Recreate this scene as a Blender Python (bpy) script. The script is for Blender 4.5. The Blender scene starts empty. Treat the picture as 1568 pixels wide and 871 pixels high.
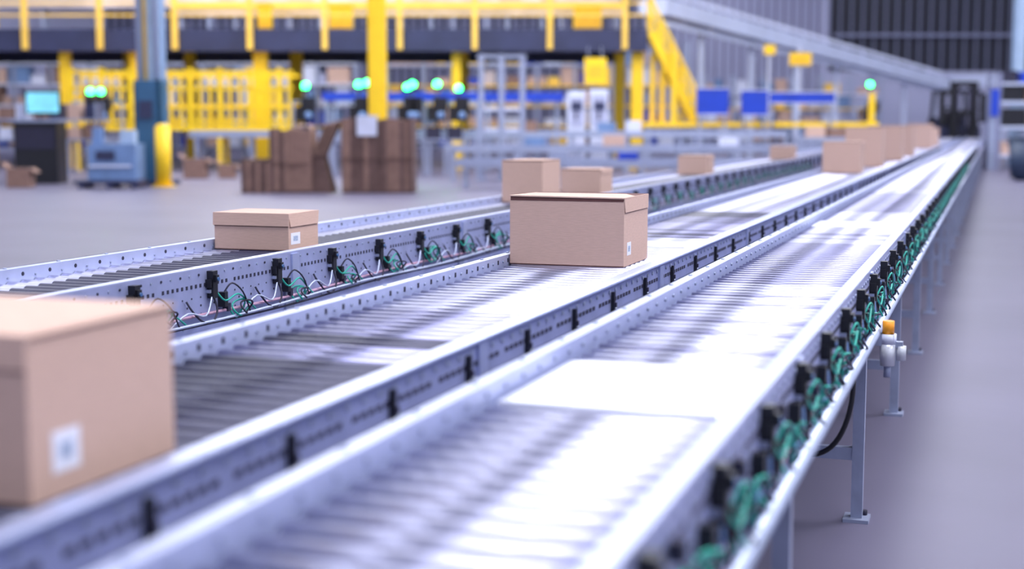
import bpy, math, random
from mathutils import Vector, Matrix
random.seed(7)
TH = math.radians(18.7)      # hall structure is turned against the conveyor line
S = bpy.context.scene

def lin(c):
    return tuple(((v/255)/12.92 if v/255 <= .04045 else ((v/255+.055)/1.055)**2.4) for v in c)

MATS = {}
def mat(name, rgb, rough=.5, metal=0.0, var=.12, scale=6.0, bump=0.0, emit=0.0, emit_rgb=None, spec=.5, stretch=(1,1,1)):
    if name in MATS: return MATS[name]
    m = bpy.data.materials.new(name); m.use_nodes = True
    nt = m.node_tree; b = nt.nodes['Principled BSDF']
    c = lin(rgb)
    tc = nt.nodes.new('ShaderNodeTexCoord'); mp = nt.nodes.new('ShaderNodeMapping')
    mp.inputs['Scale'].default_value = stretch
    no = nt.nodes.new('ShaderNodeTexNoise'); no.inputs['Scale'].default_value = scale; no.inputs['Detail'].default_value = 4
    cr = nt.nodes.new('ShaderNodeValToRGB')
    cr.color_ramp.elements[0].position = .3; cr.color_ramp.elements[1].position = .7
    cr.color_ramp.elements[0].color = tuple(v*(1-var) for v in c)+(1,)
    cr.color_ramp.elements[1].color = tuple(min(1, v*(1+var)) for v in c)+(1,)
    nt.links.new(tc.outputs['Object'], mp.inputs['Vector'])
    nt.links.new(mp.outputs['Vector'], no.inputs['Vector'])
    nt.links.new(no.outputs['Fac'], cr.inputs['Fac'])
    nt.links.new(cr.outputs['Color'], b.inputs['Base Color'])
    b.inputs['Roughness'].default_value = rough
    b.inputs['Metallic'].default_value = metal
    b.inputs['Specular IOR Level'].default_value = spec
    if bump:
        bp = nt.nodes.new('ShaderNodeBump'); bp.inputs['Strength'].default_value = bump; bp.inputs['Distance'].default_value = .01
        nt.links.new(no.outputs['Fac'], bp.inputs['Height']); nt.links.new(bp.outputs['Normal'], b.inputs['Normal'])
    if emit:
        b.inputs['Emission Color'].default_value = lin(emit_rgb or rgb)+(1,)
        b.inputs['Emission Strength'].default_value = emit
    MATS[name] = m
    return m

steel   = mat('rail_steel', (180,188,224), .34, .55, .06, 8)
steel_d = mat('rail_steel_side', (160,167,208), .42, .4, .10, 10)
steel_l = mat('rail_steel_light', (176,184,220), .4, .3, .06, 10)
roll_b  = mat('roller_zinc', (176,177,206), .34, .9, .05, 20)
roll_m  = mat('roller_zinc_dim', (134,134,170), .34, .88, .08, 20)  # dimmer zinc; roller zones use it to imitate darker reflections
roll_d  = mat('roller_sleeve_and_reflection', (58,58,84), .38, .35, .12, 20)  # sleeve on the left line; painted dark reflections on the mid line
plate   = mat('pale_plate', (226,228,244), .3, .6, .03, 5)  # pale flat plate set flush in gaps of the roller run
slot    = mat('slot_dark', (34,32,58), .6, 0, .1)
black   = mat('black_plastic', (20,20,30), .4, 0, .1)
teal    = mat('teal_cable', (18,160,144), .4, 0, .1)
bluec   = mat('blue_cable', (60,98,150), .4)
pink    = mat('air_tube_pink', (190,150,176), .4)
galv    = mat('galvanised_leg', (156,164,192), .45, .35, .1, 12)
pipe_m  = mat('white_pipe', (184,194,222), .3, .3, .04)
card    = mat('cardboard', (202,169,155), .8, 0, .05, 30, .05, stretch=(1,1,8))
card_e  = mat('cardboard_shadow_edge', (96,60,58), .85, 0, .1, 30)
card_bk = mat('cardboard_brown', (138,108,98), .85, 0, .15, 7)
card_bk2= mat('cardboard_brown_dark', (102,78,74), .85, 0, .2, 7)
label   = mat('label_paper', (232,232,246), .5, 0, .02)
label_i = mat('label_ink', (165,178,205), .6, 0, .4, 160)
yel     = mat('safety_yellow', (252,206,30), .45, 0, .06, 2)
yel2    = mat('warm_yellow', (246,200,84), .5, 0, .1, 2)
navy    = mat('mezz_beam', (48,52,86), .5, .1, .2, 1.5)
bluep   = mat('blue_panel', (16,58,180), .5, 0, .1, 3)
tealblue= mat('column_guard_blue', (46,90,128), .5, 0, .15, 2)
ltblue  = mat('machine_light_blue', (108,136,182), .5, 0, .15, 3)
whitem  = mat('white_cabinet', (210,214,236), .5, 0, .1, 2)
orange  = mat('orange_knob', (250,160,30), .4)
amber   = mat('amber_panel', (250,186,40), .4)
glass   = mat('filter_bowl', (205,208,220), .15, .2)
screen  = mat('monitor_screen', (120,200,220), .3, 0, .35, 4, emit=.7)
green   = mat('signal_green', (60,255,150), .3, 0, .02, emit=20, emit_rgb=(40,255,110))
rubber  = mat('rubber', (26,26,32), .7)
binm    = mat('bin_plastic', (52,66,92), .5)
skyl    = mat('luminaire_lens', (250,250,255), .5, 0, .01, emit=9, emit_rgb=(242,245,255))

class MB:
    def __init__(s): s.v=[]; s.f=[]; s.m=[]; s.sm=[]; s.mats=[]
    def mi(s, m):
        if m not in s.mats: s.mats.append(m)
        return s.mats.index(m)
    def box(s, x0,x1,y0,y1,z0,z1,m):
        if x0>x1:x0,x1=x1,x0
        if y0>y1:y0,y1=y1,y0
        if z0>z1:z0,z1=z1,z0
        n=len(s.v)
        s.v+=[(x0,y0,z0),(x1,y0,z0),(x1,y1,z0),(x0,y1,z0),(x0,y0,z1),(x1,y0,z1),(x1,y1,z1),(x0,y1,z1)]
        for q in ((3,2,1,0),(4,5,6,7),(0,1,5,4),(1,2,6,5),(2,3,7,6),(3,0,4,7)):
            s.f.append(tuple(n+i for i in q)); s.m.append(s.mi(m)); s.sm.append(False)
    def hexa(s, pts, m):   # 8 pts bottom loop + top loop
        n=len(s.v); s.v+=[tuple(p) for p in pts]
        for q in ((3,2,1,0),(4,5,6,7),(0,1,5,4),(1,2,6,5),(2,3,7,6),(3,0,4,7)):
            s.f.append(tuple(n+i for i in q)); s.m.append(s.mi(m)); s.sm.append(False)
    def beam(s, a, b, w, h, m):
        a=Vector(a); b=Vector(b); t=(b-a).normalized()
        up=Vector((0,0,1)) if abs(t.z)<.95 else Vector((0,1,0))
        r=t.cross(up).normalized(); u=r.cross(t).normalized()
        P=[]
        for e in (a,b):
            P+= [e-r*w/2-u*h/2, e+r*w/2-u*h/2, e+r*w/2+u*h/2, e-r*w/2+u*h/2]
        s.hexa(P,m)
    def cyl(s, a, b, r0, m, seg=12, r1=None, caps=True):
        if r1 is None: r1=r0
        a=Vector(a); b=Vector(b); t=(b-a).normalized()
        up=Vector((0,0,1)) if abs(t.z)<.9 else Vector((0,1,0))
        x=t.cross(up).normalized(); y=x.cross(t).normalized(); n=len(s.v); k=s.mi(m)
        for e,r in ((a,r0),(b,r1)):
            for i in range(seg):
                an=2*math.pi*i/seg
                s.v.append(tuple(e+x*math.cos(an)*r+y*math.sin(an)*r))
        for i in range(seg):
            j=(i+1)%seg
            s.f.append((n+j,n+i,n+seg+i,n+seg+j)); s.m.append(k); s.sm.append(True)
        if caps:
            s.f.append(tuple(n+i for i in range(seg))); s.m.append(k); s.sm.append(False)
            s.f.append(tuple(n+seg+i for i in reversed(range(seg)))); s.m.append(k); s.sm.append(False)
    def tube(s, pts, r, m, seg=6):
        pts=[Vector(p) for p in pts]; n=len(s.v); k=s.mi(m); N=len(pts)
        px=None
        for i,p in enumerate(pts):
            t=(pts[min(i+1,N-1)]-pts[max(i-1,0)]).normalized()
            if px is None:
                up=Vector((0,0,1)) if abs(t.z)<.9 else Vector((1,0,0))
                x=t.cross(up).normalized()
            else:
                x=(px-t*px.dot(t)).normalized()
            px=x; y=t.cross(x)
            for j in range(seg):
                an=2*math.pi*j/seg
                s.v.append(tuple(p+x*math.cos(an)*r+y*math.sin(an)*r))
        for i in range(N-1):
            for j in range(seg):
                q=(j+1)%seg
                s.f.append((n+i*seg+j,n+i*seg+q,n+(i+1)*seg+q,n+(i+1)*seg+j)); s.m.append(k); s.sm.append(True)
    def sphere(s, c, r, m, nu=12, nv=8, sz=1):
        n=len(s.v); k=s.mi(m)
        for i in range(nv+1):
            ph=math.pi*i/nv
            for j in range(nu):
                an=2*math.pi*j/nu
                s.v.append((c[0]+r*math.sin(ph)*math.cos(an),c[1]+r*math.sin(ph)*math.sin(an),c[2]+r*math.cos(ph)*sz))
        for i in range(nv):
            for j in range(nu):
                q=(j+1)%nu
                s.f.append((n+i*nu+j,n+(i+1)*nu+j,n+(i+1)*nu+q,n+i*nu+q)); s.m.append(k); s.sm.append(True)
    def finish(s, name, loc=(0,0,0), parent=None, rot=0.0, bevel=0.0):
        me=bpy.data.meshes.new(name)
        L=Vector(loc)
        me.from_pydata([tuple(Vector(v)-L) for v in s.v],[],s.f)
        for m in s.mats: me.materials.append(m)
        me.polygons.foreach_set('material_index',s.m); me.polygons.foreach_set('use_smooth',s.sm)
        me.update()
        o=bpy.data.objects.new(name,me); S.collection.objects.link(o)
        if parent: o.parent=parent
        else:
            o.location=Matrix.Rotation(rot,3,'Z')@L; o.rotation_euler=(0,0,rot)
        if bevel:
            bv=o.modifiers.new('bevel','BEVEL'); bv.width=bevel; bv.segments=2; bv.limit_method='ANGLE'
        return o
def H(b,name,loc,bevel=0): return b.finish(name,loc,rot=TH,bevel=bevel)   # hall-frame object
def empty(name, loc, rot=0):
    e=bpy.data.objects.new(name,None); e.location=Matrix.Rotation(rot,3,'Z')@Vector(loc); e.rotation_euler=(0,0,rot); S.collection.objects.link(e); return e
def curve(ctrl,n=6):
    ctrl=[Vector(p) for p in ctrl]; pts=[]
    for i in range(len(ctrl)-1):
        p0=ctrl[max(i-1,0)];p1=ctrl[i];p2=ctrl[i+1];p3=ctrl[min(i+2,len(ctrl)-1)]
        for q in range(n):
            t=q/n; pts.append(.5*((2*p1)+(p2-p0)*t+(2*p0-5*p1+4*p2-p3)*t*t+(3*p1-p0-3*p2+p3)*t**3))
    pts.append(ctrl[-1]); return pts

# ------------------------------------------------------------------ room shell
fm = mat('floor_concrete',(103,99,122),.42,0,.12,.7,0.02,spec=.25)
b=MB(); b.box(-45,45,-14,110,-.2,0,fm); b.finish('floor',(0,40,-.1))
wl = mat('wall_panel_light',(168,170,202),.6,0,.06,.3)
wd = mat('wall_panel_dark',(20,22,44),.6,0,.12,.5)
wrib= mat('wall_rib_light',(126,130,162),.6,0,.05)
wribd=mat('wall_rib_dark',(108,108,140),.6,0,.1)  # darker rib tone for the pale wall panels
b=MB()
D=76.2
b.box(-46,7,D,D+.3,0,13,mat('wall_panel_mid',(140,142,178),.6,0,.1,.4))
b.box(7,16.8,D,D+.3,0,13,wl)
b.box(16.8,27.6,D,D+.3,4.1,13,wd); b.box(16.8,27.6,D,D+.3,0,4.1,wl)
b.box(27.6,46,D,D+.3,0,13,wl)
x=-46
while x<46:
    if x<7: b.box(x,x+.16,D-.12,D,0,13,wd)
    elif x<16.6: b.box(x,x+.12,D-.1,D,0,13,wribd)
    elif x<27.4: b.box(x,x+.06,D-.05,D,4.1,13,wrib)
    else: b.box(x,x+.12,D-.1,D,0,13,wribd)
    x+=.45 if x<16 else .6
b.box(17,40,D-.25,D-.12,5.9,6.05,wrib)
H(b,'wall_back',(0,D,0))
b=MB(); b.box(-45.3,-45,-14,110,0,13,wl); b.finish('wall_left',(-45,40,0))
cm=mat('ceiling_deck',(70,72,102),.7,0,.1,.3)
b=MB(); b.box(-45,45,-14,110,13,13.2,cm); b.finish('ceiling',(0,40,13))
b=MB()
for i in range(7):
    for j in range(11):
        xx=-36+i*11.0+ (2 if j%2 else 0); yy=-8+j*10
        b.box(xx-1.1,xx+1.1,yy-3.2,yy+3.2,12.1,12.2,skyl)
        b.box(xx-1.15,xx+1.15,yy-3.3,yy+3.3,12.2,12.3,galv)
        for sx in(-.9,.9): b.cyl((xx+sx,yy,12.3),(xx+sx,yy,13.0),.02,galv,6)
b.finish('ceiling_light_panels',(0,40,12.2))

# ------------------------------------------------------------------ conveyors
Y0,Y1=-1.2,52.0
ZR=.87
def conveyor(xl,xr,kind):
    xc=(xl+xr)/2; P=empty('roller_conveyor',(xc,25,0)); L=P.location.copy()
    b=MB(); pitch=.0762; n=int((Y1-Y0)/pitch)
    il,ir=xl+.045,xr-.045
    for i in range(n):
        y=Y0+.03+i*pitch
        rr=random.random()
        if kind=='mid':  # dark and dim zones put reflections into the roller colour
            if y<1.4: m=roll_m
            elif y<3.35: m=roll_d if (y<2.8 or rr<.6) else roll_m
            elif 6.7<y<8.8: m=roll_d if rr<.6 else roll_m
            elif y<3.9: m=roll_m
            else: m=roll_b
        elif kind=='right':  # dim stretches stand in for dark reflections on the bed
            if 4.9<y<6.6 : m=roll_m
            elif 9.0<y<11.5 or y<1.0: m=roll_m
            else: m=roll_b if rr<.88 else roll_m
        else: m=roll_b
        if kind=='right' and (2.62<y<3.12 or 7.7<y<8.1): continue
        if kind=='mid' and (6.2<y<6.45): continue
        seg=28 if y<12 else 14
        R=.0235; zc=ZR-R
        if kind=='left':
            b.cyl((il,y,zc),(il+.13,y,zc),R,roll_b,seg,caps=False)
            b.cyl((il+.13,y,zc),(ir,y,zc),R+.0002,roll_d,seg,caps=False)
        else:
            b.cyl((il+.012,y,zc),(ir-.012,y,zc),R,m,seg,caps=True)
            if y<20:
                b.cyl((il,y,zc),(il+.012,y,zc),.008,galv,8,caps=False); b.cyl((ir-.012,y,zc),(ir,y,zc),.008,galv,8,caps=False)
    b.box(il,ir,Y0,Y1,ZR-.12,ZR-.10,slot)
    b.finish('rollers',L,P)
    if kind=='right':
        b=MB(); b.box(il+.01,ir-.01,2.62,3.14,ZR-.03,ZR+.001,plate); b.box(il+.01,ir-.01,7.7,8.12,ZR-.03,ZR+.001,plate); b.finish('pale_plates',L,P,bevel=.004)
    if kind=='mid':
        b=MB(); b.box(il+.01,ir-.01,6.2,6.46,ZR-.03,ZR+.001,plate); b.finish('pale_plates',L,P,bevel=.004)
    # left rail (inner face visible)
    zt=.912 if kind=='left' else .907
    b=MB()
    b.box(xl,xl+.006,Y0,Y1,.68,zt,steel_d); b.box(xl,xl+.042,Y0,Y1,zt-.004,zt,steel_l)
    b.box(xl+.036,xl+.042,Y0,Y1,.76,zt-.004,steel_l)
    y=Y0+.03
    st_={'left':.1524,'mid':.1143,'right':.1143}[kind]
    while y<26:
        if kind=='left': b.cyl((xl+.042,y,zt-.022),(xl+.0435,y,zt-.022),.0075,slot,10); b.cyl((xl+.042,y+.07,zt-.03),(xl+.046,y+.07,zt-.03),.004,galv,8)
        elif kind=='mid': b.box(xl+.042,xl+.0435,y-.006,y+.006,zt-.030,zt-.014,slot); b.cyl((xl+.042,y+.055,zt-.024),(xl+.047,y+.055,zt-.024),.0045,galv,8)
        else: b.cyl((xl+.042,y,zt-.022),(xl+.047,y,zt-.022),.0055,galv,8)
        y+=st_
    y=Y0+.2
    while y<Y1:
        b.cyl((xl+.018,y,zt-.001),(xl+.018,y,zt+.004),.007,galv,8)
        y+=.3
    b.finish('side_rail_left',L,P)
    # right rail (outer face visible)
    b=MB(); zt=.90
    zb=.66 if kind=='left' else (.70 if kind=='mid' else .72)
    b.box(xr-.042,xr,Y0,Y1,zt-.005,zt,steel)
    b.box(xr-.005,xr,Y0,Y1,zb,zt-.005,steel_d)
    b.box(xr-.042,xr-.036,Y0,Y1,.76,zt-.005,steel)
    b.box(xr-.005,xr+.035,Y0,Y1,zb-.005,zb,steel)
    if kind=='mid': b.cyl((xr+.004,Y0,zt-.005),(xr+.004,Y1,zt-.005),.008,steel,8)
    if kind=='mid': b.box(xr,xr+.012,Y0,Y1,zt-.125,zt-.117,steel)
    y=Y0+.04; i=0
    stp=.0305 if kind=='left' else .0381
    while y<30:
        if kind=='left':
            if i%16!=15: b.box(xr,xr+.0015,y-.006,y+.006,zt-.070,zt-.057,slot)
            if i%2: b.cyl((xr,y+.02,zt-.024),(xr+.003,y+.02,zt-.024),.0045,galv if i%4==1 else slot,8)
            if i%2==0: b.cyl((xr,y,zt-.105),(xr+.0015,y,zt-.105),.0035,slot,6)
            if i%3==1: b.cyl((xr,y,zt-.135),(xr+.0015,y,zt-.135),.0045,slot,6)
            if i%4==0: b.cyl((xr,y,zt-.165),(xr+.0015,y,zt-.165),.0035,slot,6)
            if i%6==0: b.cyl((xr,y,zt-.205),(xr+.004,y,zt-.205),.008,galv,8)
        else:
            if i%12!=11: b.box(xr,xr+.0015,y-.012,y+.012,zt-.064,zt-.052,slot)
            if i%2: b.cyl((xr,y,zt-.028),(xr+.004,y,zt-.028),.007,galv,8)
            if i%2: b.cyl((xr,y+.02,zt-.10),(xr+.003,y+.02,zt-.10),.004,slot,8)
            if i%5==0: b.cyl((xr,y+.01,zt-.15),(xr+.003,y+.01,zt-.15),.006,slot,8)
        y+=stp; i+=1
    y=Y0+.5
    while y<Y1:
        b.box(xr-.001,xr+.008,y-.03,y+.03,zb-.01,zt-.01,steel)
        y+=1.96
    b.finish('side_rail_right',L,P)
    # sensors + cables
    b=MB(); c=MB(); R_=random.uniform
    step=.45 if kind=='mid' else .496
    y={'left':4.02,'mid':.42,'right':.7}[kind]
    while y-step>Y0+.2: y-=step
    while y<34:
        X=xr
        if kind=='mid':
            b.box(X,X+.012,y-.008,y+.008,zt-.095,zt-.03,black)
            b.box(X,X+.018,y-.006,y+.006,zt-.080,zt-.065,slot)
            b.cyl((X,y+.03,zt-.09),(X+.012,y+.03,zt-.09),.006,galv,8)
        else:
            b.box(X,X+.026,y-.018,y+.014,zt-.115,zt-.015,black)
            b.box(X+.026,X+.036,y-.012,y+.008,zt-.055,zt-.03,black)
            b.box(X,X+.018,y-.028,y+.024,zt-.095,zt-.083,galv)
            b.box(X,X+.022,y-.03,y-.02,zt-.075,zt-.045,black); b.box(X,X+.022,y+.016,y+.026,zt-.065,zt-.035,slot)
            b.cyl((X+.026,y,zt-.045),(X+.040,y,zt-.045),.007,bluec,10)
            b.box(X,X+.030,y+.055,y+.078,zt-.155,zt-.10,black)
            b.box(X,X+.024,y+.088,y+.108,zt-.175,zt-.145,slot)
            if kind=='right':
                b.box(X,X+.026,y-.12,y-.09,zt-.13,zt-.085,black); b.box(X,X+.022,y+.17,y+.195,zt-.08,zt-.05,slot)
                b.box(X,X+.022,y+.24,y+.265,zt-.15,zt-.11,slot)
            if y<22:
                for rep in range(2 if kind=='right' else 1):
                    r=R_(.03,.050); cy=y+.12+rep*.2+R_(0,.05); cz=zt-R_(.14,.175)
                    for k in range(3):
                        a0=R_(.3,.9)*math.pi; swp=R_(1.4,2.1)*math.pi; st=R_(1.1,1.9)
                        pts=[]
                        for q in range(17):
                            a=a0+q/16*swp
                            pts.append((X+.018+.010*k+.01*math.sin(a*2),cy+k*.02+(r*st-k*.010)*math.cos(a),cz+(r-k*.006)*math.sin(a)*.9))
                        c.tube(pts,.0036,teal if k<2 else slot)
                c.tube(curve([(X+.015,y+.0,zt-.11),(X+.03,y+.0,zt-.16),(X+.03,y-.04,zt-.2),(X+.03,y-.11,zt-.185),(X+.02,y-.16,zt-.14),(X+.006,y-.17,zt-.11)],4),.0038,slot)
                c.tube(curve([(X+.02,y+.07,zt-.1),(X+.035,y+.10,zt-.07),(X+.04,y+.17,zt-.11),(X+.03,y+.24,zt-.19)],4),.0032,slot if kind=='left' else teal)
                c.tube(curve([(X+.02,y+.01,zt-.09),(X+.035,y+.05,zt-.13),(X+.035,y+.14,zt-R_(.08,.12)),(X+.03,y+.22,zt-.15),(X+.02,y+.3,zt-.19)],4),.0034,teal)
                c.tube(curve([(X+.02,y-.02,zt-.11),(X+.03,y-.08,zt-.17),(X+.03,y-.2,zt-R_(.13,.17)),(X+.02,y-.3,zt-.19)],4),.0032,bluec if kind=='right' else pipe_m)
        y+=step
    if kind!='mid':
        for dz,m,dx,r in((-.172,pink,.012,.006),(-.19,pipe_m,.03,.0055),(-.205,slot,.018,.004)):
            pts=[]; yy=Y0
            while yy<44:
                pts.append((xr+dx,yy,zt+dz+.006*math.sin(yy*3.1+dx*90))); yy+=.25
            c.tube(pts,r,m)
    b.finish('photo_eyes',L,P)
    if c.v: c.finish('cables',L,P)
    # legs
    b=MB(); y=5.12-1.96*3
    while y<Y1:
        for X in (xl+.02,xr-.02):
            b.box(X-.02,X+.02,y-.02,y+.02,.0,.70,galv)
            b.box(X-.045,X+.045,y-.05,y+.05,0,.012,galv)
            b.box(X-.03,X+.03,y-.035,y+.035,.64,.78,galv)
            b.cyl((X+.025,y+.03,.012),(X+.025,y+.03,.03),.01,slot,6)
        b.box(xl+.04,xr-.04,y-.016,y+.016,.22,.265,galv)
        b.box(xl+.04,xr-.04,y-.016,y+.016,.62,.66,galv)
        y+=1.96
    if kind=='right':
        b.cyl((xr+.035,Y0,.70),(xr+.035,Y1,.70),.019,pipe_m,14)
        y=5.12-1.96*3
        while y<Y1:
            b.box(xr-.02,xr+.03,y-.02,y+.02,.68,.705,galv); y+=1.96
        X,Y=-.325,4.98
        b.box(X-.05,X+.02,Y-.02,Y+.02,.66,.70,galv)
        b.cyl((X,Y,.665),(X,Y,.70),.028,whitem,14); b.cyl((X,Y,.70),(X,Y,.745),.020,orange,14)
        b.cyl((X,Y,.59),(X,Y,.665),.024,glass,14,r1=.028); b.cyl((X,Y,.55),(X,Y,.59),.012,galv,10)
        b.cyl((X+.045,Y,.61),(X+.045,Y,.66),.016,glass,12); b.box(X,X+.05,Y-.012,Y+.012,.655,.675,galv)
        b.tube(curve([(-.42,4.75,.70),(-.42,4.74,.50),(-.47,4.74,.36),(-.56,4.75,.31),(-.68,4.8,.33)]),.009,black,8)
    b.finish('support_legs',L,P)
conveyor(-3.27,-2.69,'left')
conveyor(-1.83,-1.17,'mid')
conveyor(-.975,-.405,'right')

# ------------------------------------------------------------------ cardboard boxes on the line
def carton(x0,x1,y0,y1,h,front=.0,side=.05,lift=0.0,lab=None,z=ZR):
    b=MB(); t=.004 if front or not lift else .0025
    z+=.0008; zt=z+h
    b.box(x0,x1,y0,y1,z,zt-.010,card)
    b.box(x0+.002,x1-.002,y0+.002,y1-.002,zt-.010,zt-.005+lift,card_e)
    b.hexa([(x0-t,y0-t,zt-.005+lift),(x1+t,y0-t,zt-.005+lift*.3),(x1+t,y1+t,zt-.005),(x0-t,y1+t,zt-.005),
            (x0-t,y0-t,zt+lift),(x1+t,y0-t,zt+lift*.3),(x1+t,y1+t,zt),(x0-t,y1+t,zt)],card)
    if front: b.hexa([(x0-t,y0-t-.003,zt-front),(x1+t,y0-t-.003,zt-front),(x1+t,y0-.001,zt-front),(x0-t,y0-.001,zt-front),
                      (x0-t,y0-t,zt-.004),(x1+t,y0-t,zt-.004),(x1+t,y0,zt-.004),(x0-t,y0,zt-.004)],card)
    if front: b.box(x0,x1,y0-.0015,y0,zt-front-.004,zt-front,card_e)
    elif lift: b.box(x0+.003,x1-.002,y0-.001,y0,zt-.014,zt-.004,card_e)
    if side:
        b.hexa([(x1+.001,y0+.01,zt-side),(x1+t+.002,y0+.01,zt-side),(x1+t+.002,y1-.01,zt-side),(x1+.001,y1-.01,zt-side),
                (x1,y0-t,zt-.004),(x1+t,y0-t,zt-.004),(x1+t,y1+t,zt-.004),(x1,y1+t,zt-.004)],card)
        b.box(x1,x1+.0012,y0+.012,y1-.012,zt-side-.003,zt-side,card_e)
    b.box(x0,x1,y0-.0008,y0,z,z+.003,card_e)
    if lab:
        ya,yb,za,zb=lab
        b.box(x1,x1+.001,ya,yb,z+za,z+zb,label)
        w=yb-ya;hh=zb-za
        b.box(x1+.001,x1+.0015,ya+w*.25,yb-w*.25,z+za+hh*.28,z+zb-hh*.28,label_i)
    return b.finish('cardboard_box',((x0+x1)/2,(y0+y1)/2,z),bevel=.0015)
carton(-1.74,-1.291,1.664,2.043,.249,front=.05,side=0,lab=(1.716,1.782,.036,.098))
carton(-1.782,-1.325,5.24,5.63,.262,front=0,side=.055,lift=.006,lab=(5.29,5.35,.04,.09))
carton(-3.215,-2.855,5.45,5.73,.16,front=.055,side=.058,lab=(5.47,5.555,.025,.075))
def Yof(D,X): return 1.056*D+.3386*X
for (D,x0,x1,dy,h,si) in [(9.75,-3.222,-2.93,.42,.29,.0),(11.0,-3.20,-2.88,.36,.19,.04),(15.0,-3.18,-2.87,.4,.2,.04),(21.0,-3.16,-2.82,.4,.2,.04),
      (15.4,-1.78,-1.38,.5,.34,.06),(17.6,-1.77,-1.33,.55,.49,.0),(20.3,-1.75,-1.27,.6,.50,.0),(23.2,-1.75,-1.27,.6,.50,.0),(30,-1.77,-1.27,.6,.52,.0),(33,-1.75,-1.27,.6,.42,0),(26.5,-1.75,-1.45,.4,.3,0)]:
    y=Yof(D,x1); carton(x0,x1,y,y+dy,h,front=0,side=si)

# ------------------------------------------------------------------ hall frame background (u, D, z)
MZ=empty('mezzanine',(-12,47,0),TH); ML=(-12,47,0)
def M(b,name): return b.finish(name,ML,parent=MZ)
b=MB()
b.box(-28,4.1,43.6,52,3.9,4.2,navy); b.box(-28,4.1,43.5,43.75,3.55,4.22,navy); b.box(-28,4.1,51.8,52,3.55,4.2,navy)
for u,w in((-24,.3),(-18.7,.3),(-13.68,.3),(-11.5,.36),(-7.7,.42),(-1.7,.28),(3.84,.36)):
    b.box(u-w/2,u+w/2,43.9,43.9+w,0,3.9,yel); b.box(u-w/2-.1,u+w/2+.1,43.8,44+w,0,.04,yel)
    b.box(u-w/2,u+w/2,51.2,51.2+w,0,3.9,yel)
M(b,'deck')
b=MB(); u=-14.68-2.26*5
while u<4.1:
    b.box(u-.08,u+.08,43.36,43.5,3.6,5.5,yel2); u+=2.26
for z in(4.62,4.98,5.32): b.box(-26.2,4.0,43.40,43.46,z-.03,z+.03,yel2)
M(b,'guardrail')
beige=mat('upper_conveyor_beige',(206,190,190),.5,0,.25,1.2)
b=MB(); b.box(-10.6,3.6,45.0,46.0,4.75,5.1,beige); b.box(-10.6,3.6,44.95,45.0,4.9,5.15,yel2)
b.box(-27,3.6,48.0,48.8,5.2,5.7,beige)
for k in range(17): b.box(-26.8+k*1.85,-26.7+k*1.85,48.1,48.7,4.2,5.2,galv)
for k in range(9): b.box(-10.4+k*1.7,-10.3+k*1.7,45.1,45.9,4.2,4.75,galv)
for (u,w,h) in((-9.2,.5,.4),(-7,.7,.5),(-3.1,.5,.45),(-.4,.7,.3),(.9,.5,.5)): b.box(u,u+w,45.2,45.8,5.1,5.1+h,card)
M(b,'upper_conveyor')
for (u0,u1,z1) in((-7.78,-7.4,5.0),(-5.6,-4.9,4.95),(1.9,2.75,4.9),(-16.5,-15.9,4.9)):
    b=MB(); b.box(u0,u1,44.2,44.6,4.2,z1,yel); b.box(u0+.05,u1-.05,44.17,44.2,4.3,z1-.1,amber); b.box(u0-.03,u1+.03,44.15,44.65,z1,z1+.04,yel); M(b,'control_box')
b=MB()
b.box(-13.0,-6.4,42.0,43.3,1.18,1.3,yel)
for u in(-12.8,-10.7,-8.6,-6.6):
    b.box(u-.06,u+.06,42.05,42.17,0,1.2,yel); b.box(u-.06,u+.06,43.1,43.2,0,1.2,yel)
u=-12.9; i=0
while u<-6.4:
    w=.07 if i%3==0 else .04
    b.box(u-w,u+w,42.0,42.08,1.3,2.9+(.1 if i%3==0 else 0),yel); u+=.29; i+=1
for z in(1.45,1.85,2.4,2.88): b.box(-13,-6.4,42.0,42.06,z-.045,z+.045,yel)
for z in(1.9,2.8): b.box(-13,-6.4,43.22,43.3,z-.045,z+.045,yel)
M(b,'caged_platform')
def stair(u0,z0,u1,z1,Da,Db,n,name):
    b=MB()
    for D in(Da,Db):
        b.beam((u0,D,z0),(u1,D,z1),.08,.26,yel)
        b.beam((u0,D,z0+1.0),(u1,D,z1+1.0),.06,.07,yel); b.beam((u0,D,z0+.55),(u1,D,z1+.55),.05,.06,yel)
        for k in range(5):
            t=k/4; u=u0+(u1-u0)*t; z=z0+(z1-z0)*t; b.box(u-.035,u+.035,D-.03,D+.03,z,z+1.02,yel)
    for k in range(n):
        t=(k+.5)/n; u=u0+(u1-u0)*t; z=z0+(z1-z0)*t; b.box(u-.13,u+.13,Da,Db,z-.02,z+.02,galv)
    return M(b,name)
stair(-13.0,1.25,-14.1,.14,42.1,43.1,6,'staircase_low')
stair(4.2,4.15,5.55,1.5,43.6,44.5,14,'staircase_high')
b=MB(); b.box(4.0,11.1,43.3,45,1.28,1.42,yel); 
u=4.1
while u<11.1:
    b.box(u-.05,u+.05,43.35,43.45,0,1.3,galv); b.box(u-.05,u+.05,44.8,44.9,0,1.3,galv); u+=1.4
for u in(4.9,10.9): b.box(u-.08,u+.08,43.35,43.5,1.42,3.5 if u<6 else 2.3,yel)
for u,z in((4.6,3.5),(4.3,3.5)): b.box(u-.07,u+.07,43.9,44.05,1.42,z,yel)
M(b,'crossover_platform')
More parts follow.
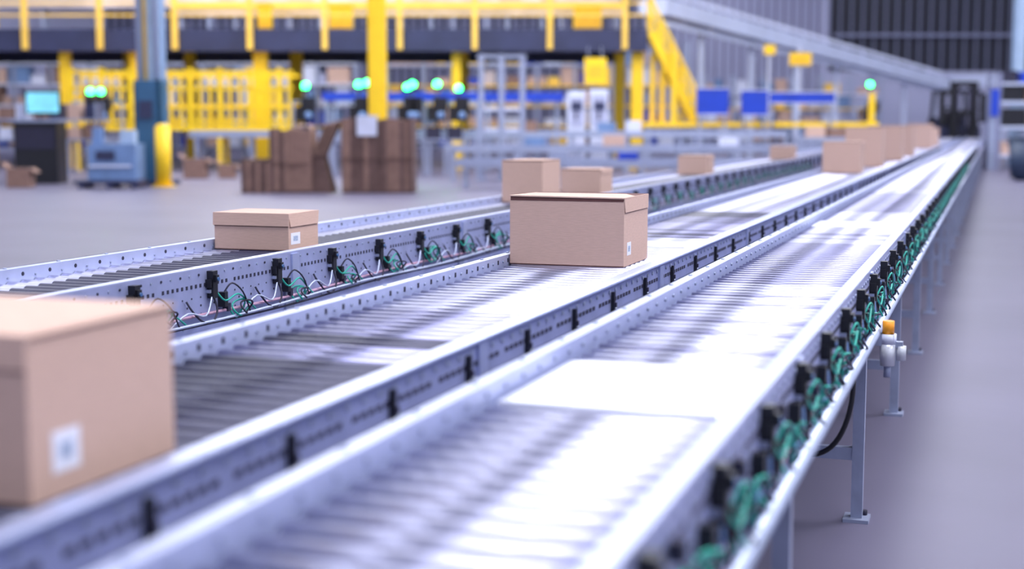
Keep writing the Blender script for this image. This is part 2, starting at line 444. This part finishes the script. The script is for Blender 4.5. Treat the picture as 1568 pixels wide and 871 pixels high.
for (u0,u1,z0,z1) in((5.56,6.52,1.66,2.42),(6.9,7.7,1.64,2.36),(7.75,9.7,2.0,2.3)):
    b=MB(); b.box(u0,u1,43.1,43.2,z0,z1,bluep); b.box(u0-.03,u1+.03,43.08,43.1,z0-.03,z0,whitem); b.box(u0-.03,u1+.03,43.08,43.1,z1,z1+.03,whitem)
    for u in(u0+.1,u1-.1): b.box(u-.03,u+.03,43.2,43.3,1.28,z1,galv)
    M(b,'blue_sign_panel')
b=MB(); b.box(2.18,2.84,43.2,43.3,2.56,3.34,yel); b.box(2.3,2.72,43.19,43.2,2.75,3.1,amber)
for u in(2.3,2.7): b.cyl((u,43.25,3.34),(u,43.52,3.7),.015,galv,6)
M(b,'hanging_yellow_sign')

b=MB(); b.box(-5.5,1.5,41.5,41.7,2.02,2.28,bluep)
for u in(-5.3,-3,-.7,1.3): b.box(u-.05,u+.05,41.7,41.8,0,2.3,galv)
H(b,'blue_line_beam',(-2,41.6,0))
b=MB(); b.box(-3.26,-2.86,32.5,32.9,0,12.9,yel); b.box(-3.4,-2.72,32.35,33.05,0,.05,yel)
b.box(-3.20,-2.92,32.46,32.5,0.05,12.9,yel)
H(b,'yellow_building_column',(-3.06,32.7,0),bevel=.03)
colu=mat('column_grey_blue',(160,182,212),.5,0,.1,2)
b=MB(); b.box(-8.46,-7.94,32.5,32.55,0,12.9,colu); b.box(-8.46,-7.94,32.95,33.0,0,12.9,colu); b.box(-8.24,-8.16,32.55,32.95,0,12.9,colu)
for u in(-8.42,-8.27,-8.02): b.cyl((u,32.42,2.3),(u,32.42,12.9),.045,pipe_m if u!=-8.27 else yel2,10)
b.box(-8.52,-7.92,32.3,32.45,.1,2.36,tealblue); b.box(-8.52,-8.44,32.3,33,.1,2.36,tealblue); b.box(-8.0,-7.92,32.3,33,.1,2.36,tealblue)
b.box(-8.4,-8.1,32.24,32.3,1.5,1.9,navy); b.box(-8.7,-7.7,32.2,33.1,0,.1,navy)
H(b,'steel_column',(-8.2,32.7,0))
b=MB()
b.cyl((-7.72,31.6,0.03),(-7.72,31.6,1.3),.17,yel,20); b.sphere((-7.72,31.6,1.3),.17,yel,16,8,.5)
b.box(-7.95,-7.5,31.4,31.8,0,.03,yel)
H(b,'safety_bollard',(-7.72,31.6,0))
b=MB(); b.box(-9.2,-8.15,30.9,31.7,.18,.95,ltblue); b.box(-9.1,-8.9,31,31.2,.95,1.3,ltblue); b.box(-8.5,-8.2,31,31.3,.95,1.25,colu)
b.box(-9.15,-8.25,30.86,30.9,.45,.5,whitem); b.box(-9.0,-8.6,30.86,30.9,.6,.8,navy)
for u in(-9.3,-8.7,-8.15): b.box(u,u+.12,30.5,31.3,0,.1,navy)
b.box(-9.4,-8.0,30.5,31.3,.1,.18,navy)
H(b,'stretch_wrap_machine',(-8.7,31.2,0))
# cardboard sheet bales
def bale(u0,u1,D0,D1,h,n):
    b=MB(); w=(u1-u0)/n
    b.box(u0,u1,D0+.05,D1,0,.1,card_bk2)
    for k in range(n):
        hh=h-random.random()*.07; d=random.random()*.05
        b.box(u0+k*w,u0+(k+.96)*w,D0+d,D1-d,.05,hh,card_bk if random.random()<.65 else card_bk2)
    b.box(u0-.01,u1+.01,D0-.01,D1,h*.45,h*.45+.015,card_bk2)
    return b
b=bale(-3.42,-1.98,28.6,29.7,1.52,16); b.box(-3.1,-2.7,28.57,28.6,1.15,1.54,whitem); b.box(-3.1,-2.7,28.57,28.95,1.53,1.55,whitem); H(b,'cardboard_bale',(-2.7,29.1,0))
b=bale(-4.86,-4.02,28.6,29.5,1.3,9)
for k in range(6): b.box(-5.44+k*.1,-5.36+k*.1,28.62,29.4,0,.68-.06*(k%2),card_bk if k%2 else card_bk2)
for k in range(4): b.beam((-4.0+k*.07,28.9,.75),(-3.72+k*.08,28.9,1.38+.02*k),.6,.03,card_bk)
b.hexa([(-4.02,28.7,0),(-3.6,28.7,0),(-3.6,29.4,0),(-4.02,29.4,0),(-4.02,28.7,.9),(-3.8,28.7,.75),(-3.8,29.4,.75),(-4.02,29.4,.9)],card_bk2)
H(b,'cardboard_bale',(-4.8,29.1,0))
def opencarton(u,D,w,h,m=card_bk):
    b=MB(); b.box(u,u+w,D,D+w*.8,0,h,m)
    b.beam((u,D+w*.4,h),(u-w*.25,D+w*.4,h+.12),w*.75,.02,m); b.beam((u+w,D+w*.4,h),(u+w*1.25,D+w*.4,h-.1),w*.75,.02,m)
    b.box(u+.02,u+w-.02,D+.02,D+w*.8-.02,h,h+.004,card_bk2)
    return H(b,'open_carton',(u+w/2,D+.2,0))
opencarton(-11.0,31,.5,.42); opencarton(-8.3,36,.55,.5,card_bk); opencarton(-7.45,36.2,.4,.35); opencarton(-6.4,35.6,.45,.4,card)
b=MB(); b.box(-11.5,-10.5,33,33.7,0,1.42,black); b.box(-11.45,-10.55,32.97,33,.8,1.3,slot); b.box(-11.6,-10.4,32.9,33.8,1.42,1.47,galv)
b.box(-11.0,-10.95,33.3,33.35,1.47,1.7,black); b.box(-11.28,-10.46,33.2,33.26,1.6,2.14,black); b.box(-11.24,-10.5,33.19,33.2,1.64,2.1,screen)
H(b,'computer_workstation',(-11,33.3,0))
b=MB(); b.box(-13.6,-10.0,35,35.6,.95,1.02,galv); 
for u in(-13.5,-12,-10.2): b.box(u,u+.06,35,35.06,0,1.9,galv); b.box(u,u+.06,35.5,35.56,0,1.9,galv)
b.box(-13.6,-10.0,35,35.6,1.45,1.5,galv)
for k in range(8):
    u=-13.4+k*.42; b.box(u,u+.3,35.05,35.5,1.02,1.25+random.random()*.15,random.choice([card,card_bk,ltblue,whitem,black])); b.box(u,u+.3,35.05,35.5,1.5,1.7+random.random()*.2,random.choice([card,card_bk,navy,whitem]))
H(b,'supply_rack',(-11.8,35.3,0))
def station(lams, u0,u1, D=38.1):
    b=MB(); b.box(u0,u1,D,D+.7,.92,.97,galv)
    for u in(u0+.04,u1-.04):
        b.box(u-.03,u+.03,D+.02,D+.08,0,.92,galv); b.box(u-.03,u+.03,D+.6,D+.66,0,2.0,galv)
    b.box(u0,u1,D+.6,D+.66,1.95,2.0,galv)
    for (u,z) in lams:
        b.cyl((u,D+.3,.97),(u,D+.3,z-.1),.03,black,8)
        b.sphere((u,D+.3,z),.09,green)
        b.cyl((u,D+.3,z-.14),(u,D+.3,z-.07),.06,black,10)
        b.box(u-.26,u+.24,D+.16,D+.24,1.45,1.85,black); b.box(u-.1,u+.28,D+.1,D+.4,1.75,2.08,black)
        b.sphere((u+.1,D+.1,1.6),.1,ltblue); b.box(u-.3,u+.1,D+.1,D+.3,.97,1.3,slot)
    H(b,'scan_station',((u0+u1)/2,D+.3,0))
station([(-11.4,2.24),(-11.12,2.24)],-12,-10.6,D=38.5)
station([(-5.53,2.38)],-5.95,-5.0)
station([(-4.1,2.42),(-3.88,2.46)],-4.8,-3.4)
station([(-2.8,2.35),(-2.66,2.42)],-3.2,-2.3)
station([(-2.0,2.43)],-2.25,-1.75)
station([(-1.43,2.32)],-1.7,-.9)
station([(11.8,2.65)],11.4,12.1,D=47)
def linecv(u0,u1,D,z,name,m=galv,boxes=()):
    b=MB(); b.box(u0,u1,D,D+.05,z-.16,z,m); b.box(u0,u1,D+.65,D+.7,z-.16,z+.02,m); b.box(u0,u1,D+.05,D+.65,z-.06,z-.03,roll_m)
    u=u0+.2
    while u<u1: 
        b.box(u-.04,u+.04,D,D+.06,0,z-.1,m); b.box(u-.04,u+.04,D+.62,D+.68,0,z-.1,m); b.box(u-.03,u+.03,D,D+.68,z*.4,z*.4+.05,m); u+=1.5
    for (uu,w,h,mm) in boxes: b.box(uu,uu+w,D+.1,D+.55,z-.03,z+h,mm)
    H(b,name,((u0+u1)/2,D,0))
linecv(-9.0,7.6,39.8,1.16,'takeaway_conveyor',boxes=[(-6,.4,.2,card),(2.4,.5,.25,ltblue),(3.2,.4,.3,whitem),(.2,.5,.3,card_bk)])
linecv(-1.6,7.5,34.0,.86,'takeaway_conveyor',boxes=[(.3,.5,.2,ltblue),(2.2,.5,.25,card),(5.0,.4,.2,whitem)])
linecv(-1.2,6.2,30.5,.62,'takeaway_conveyor',boxes=[(2.3,.4,.15,bluep),(.8,.4,.2,galv)])
linecv(8.0,9.7,40.5,1.0,'takeaway_conveyor',boxes=[(8.4,.5,.3,card),(9.0,.5,.25,card_bk)])
b=MB()
for u in(-.755,-.257,.257):
    b.box(u-.07,u+.07,35.2,35.38,0,3.08,galv); b.box(u-.15,u+.15,35.1,35.48,0,.03,galv)
b.box(-.85,.35,35.2,35.38,2.98,3.06,galv); b.box(-.75,.3,35.25,35.33,1.7,1.78,whitem); b.box(-.75,.3,35.25,35.33,1.2,1.28,whitem)
H(b,'steel_gantry_frame',(-.25,35.3,0))
for (u0,u1,z1) in((1.6,2.1,2.3),(2.25,2.75,2.35)):
    b=MB(); b.box(u0,u1,41,41.6,0,z1,whitem); b.box(u0+.06,u1-.06,40.98,41,1.3,z1-.15,wl); b.box(u0+.2,u0+.26,40.96,41,1.5,1.7,black); b.box(u0+.1,u1-.1,40.95,40.98,1.75,2.0,navy); H(b,'white_cabinet',((u0+u1)/2,41.3,0))
def rack(u0,u1,D,levels,seed,name='storage_rack'):
    random.seed(seed); b=MB(); z=0
    n=int((u1-u0)/1.4)
    for k in range(n+1):
        u=u0+(u1-u0)*k/n; b.box(u-.06,u+.06,D,D+.08,0,levels[-1]+.9,galv); b.box(u-.06,u+.06,D+.9,D+.98,0,levels[-1]+.9,galv)
    for z in levels:
        b.box(u0,u1,D,D+.98,z-.08,z,random.choice([galv,whitem,yel2]))
        u=u0+.15
        while u<u1-.7:
            w=.3+random.random()*.6; h=.25+random.random()*.5
            if random.random()<.8: b.box(u,u+w,D+.1,D+.8,z,z+h,random.choice([card,card,whitem,whitem,beige,yel2,card_bk,bluep,wl,ltblue]))
            u+=w+.08
    H(b,name,((u0+u1)/2,D,0))
rack(-22,-6,55,(.5,1.3,2.1,2.9,3.7),1); rack(-5,7,57,(.5,1.3,2.1,2.9,3.7),2); rack(8,18,70,(.5,1.3,2.1,2.8),3); rack(19.4,26,50,(.5,1.3,2.0),4)
inc=mat('incline_conveyor_grey',(192,200,228),.5,.1,.08,1)
b=MB(); A=Vector((4.4,45.2,5.0)); B=Vector((19.6,66,3.15))
b.beam(A,B,1.0,.5,inc); b.beam(A+Vector((0,-.4,.5)),B+Vector((0,-.4,.5)),.08,.12,whitem); b.beam(A+Vector((0,-.5,-.45)),B+Vector((0,-.5,-.3)),.08,.14,inc)
for k in range(15):
    p=A+(B-A)*(k/14); b.beam(p+Vector((0,-.5,-.5)),p+Vector((0,-.5,.5)),.06,.08,whitem)
for k in range(1,8):
    p=A+(B-A)*(k/7-.02); b.box(p.x-.08,p.x+.08,p.y-.08,p.y+.08,0,p.z-.1,inc)
H(b,'incline_conveyor',(12,55,0))
b=MB(); b.beam((20.2,66.6,3.3),(27,68,3.5),.9,.5,inc)
for u in(20.8,23,26.5): b.box(u-.08,u+.08,66.9,67.1,0,3.2,inc)
H(b,'overhead_conveyor',(23,67,0))
b=MB(); b.box(9.0,9.7,46.6,46.7,3.25,3.65,yel); b.box(9.3,9.38,46.7,46.8,0,3.9,inc); b.box(9.1,9.6,46.58,46.6,3.35,3.55,amber); H(b,'yellow_marker_sign',(9.3,46.7,0))
b=MB(); b.box(8.0,8.35,45.6,45.7,3.55,3.85,yel); b.box(8.14,8.2,45.7,45.8,0,3.9,inc); H(b,'yellow_marker_sign',(8.1,45.7,0))
# forklift
b=MB(); u,D=17.1,54.2
for s in(-1,1):
    b.box(u+s*.42-.1,u+s*.42+.1,D,D+.15,.1,2.95,black); b.box(u+s*.25-.06,u+s*.25+.06,D+.02,D+.14,.1,2.8,slot)
    b.box(u+s*.3-.06,u+s*.3+.06,D-1.0,D,.1,.15,black)
    b.cyl((u+s*.68-.12,D+.6,.33),(u+s*.68+.12,D+.6,.33),.33,rubber,18); b.cyl((u+s*.6-.1,D+2.2,.28),(u+s*.6+.1,D+2.2,.28),.28,rubber,18)
    b.beam((u+s*.66,D+.5,1.1),(u+s*.6,D+.75,2.6),.12,.12,black); b.beam((u+s*.66,D+2.0,1.1),(u+s*.6,D+1.9,2.6),.12,.12,black)
    b.box(u+s*.78-.1,u+s*.78+.1,D+.1,D+.3,1.4,2.5,black); b.box(u+s*.78-.1,u+s*.55+.1,D+.1,D+.3,1.9,2.0,black); b.box(u+s*.78-.1,u+s*.4,D+.1,D+.3,2.45,2.6,black)
b.box(u-.5,u+.5,D-.06,D,.35,.5,black); b.box(u-.5,u+.5,D-.06,D,.85,.95,black)
for k in range(6): b.box(u-.48+k*.18,u-.44+k*.18,D-.06,D-.02,.35,1.9,black)
b.box(u-.5,u+.5,D+0,D+.1,2.75,2.95,black); b.box(u-.5,u+.5,D,D+.1,1.7,1.85,black)
b.box(u-.75,u+.75,D+.3,D+2.5,.3,1.25,navy); b.box(u-.6,u+.6,D+1.7,D+2.6,1.25,1.6,navy); b.box(u-.28,u+.28,D+1.1,D+1.6,1.1,1.85,black)
for k in range(9): b.box(u-.64+k*.155,u-.59+k*.155,D+.7,D+1.95,2.55,2.61,black)
b.box(u-.66,u+.66,D+.7,D+.78,2.53,2.66,black); b.box(u-.66,u+.66,D+1.9,D+1.98,2.53,2.66,black)
H(b,'forklift',(u,D+1,0))
b=MB(); u,D=12.55,35
b.cyl((u,D,0.06),(u,D,1.0),.30,binm,24,r1=.38); b.cyl((u,D,1.0),(u,D,1.06),.40,binm,24); b.cyl((u,D,0),(u,D,.06),.2,rubber,16); b.box(u-.43,u+.43,D-.06,D+.06,.88,.93,binm)
H(b,'waste_bin',(u,D,0))
b=MB()
for u in(14.6,16.4,18.2):
    for D in(43,43.9): b.box(u-.06,u+.06,D-.05,D+.05,0,2.9,wrib)
for z in(.45,1.3,2.05,2.6): b.box(14.6,18.2,43,43.9,z-.08,z,inc)
random.seed(9)
for z in(.45,1.3,2.05,2.6):
    u=14.75
    while u<17.6:
        w=.35+random.random()*.4; 
        b.box(u,u+w,43.1,43.7,z,z+.3+random.random()*.25,random.choice([card,card,card_bk,black,bluep,slot])); u+=w+.12
b.box(14.35,14.58,42.9,43.0,1.6,2.4,bluep); b.box(14.35,14.58,43.0,43.1,0,2.4,galv)
H(b,'stock_shelf',(16.4,43.4,0))
b=MB(); b.box(15.75,16.05,45,45.06,0,12.9,colu); b.box(15.75,16.05,45.3,45.36,0,12.9,colu); b.box(15.87,15.93,45.06,45.3,0,12.9,colu); b.box(15.6,16.2,44.9,45.45,0,.04,galv)
H(b,'white_steel_column',(15.9,45.2,0))
# ------------------------------------------------------------------ lights
W=bpy.data.worlds.new('hall_ambient'); S.world=W; W.use_nodes=True
bg=W.node_tree.nodes['Background']; bg.inputs[0].default_value=(.68,.75,1.0,1); bg.inputs[1].default_value=.75
def area(name,loc,rot,sx,sy,p,col=(1,1,1)):
    l=bpy.data.lights.new(name,'AREA'); l.shape='RECTANGLE'; l.size=sx; l.size_y=sy; l.energy=p; l.color=col
    o=bpy.data.objects.new(name,l); o.location=loc; o.rotation_euler=rot; S.collection.objects.link(o); return o
area('high_bay_and_fill_lamp',(1.5,4,9),(0,math.radians(15),0),3,6,600,(.97,.98,1))
area('high_bay_and_fill_lamp',(-10,30,11.5),(0,0,0),14,14,2700,(.93,.95,1))
area('high_bay_and_fill_lamp',(-22,38,11.5),(0,0,0),10,14,2200,(.93,.95,1))
area('high_bay_and_fill_lamp',(6,36,11.5),(0,0,0),8,12,1700,(.93,.95,1))
area('high_bay_and_fill_lamp',(5,11,11),(0,0,0),2,6,900,(.95,.94,1))  # added fill lamp to brighten the right floor, no fixture modelled
# ------------------------------------------------------------------ camera
cam=bpy.data.cameras.new('camera'); co=bpy.data.objects.new('camera',cam); S.collection.objects.link(co)
co.location=(0,0,1.42); co.rotation_euler=(math.radians(90-6.51),0,TH)
cam.lens=50; cam.sensor_width=36; cam.clip_end=300; cam.clip_start=.05
cam.dof.use_dof=True; cam.dof.focus_distance=5.45; cam.dof.aperture_fstop=1.45; cam.dof.aperture_blades=0
S.camera=co
S.view_settings.view_transform='Standard'; S.view_settings.look='None'; S.view_settings.exposure=.05
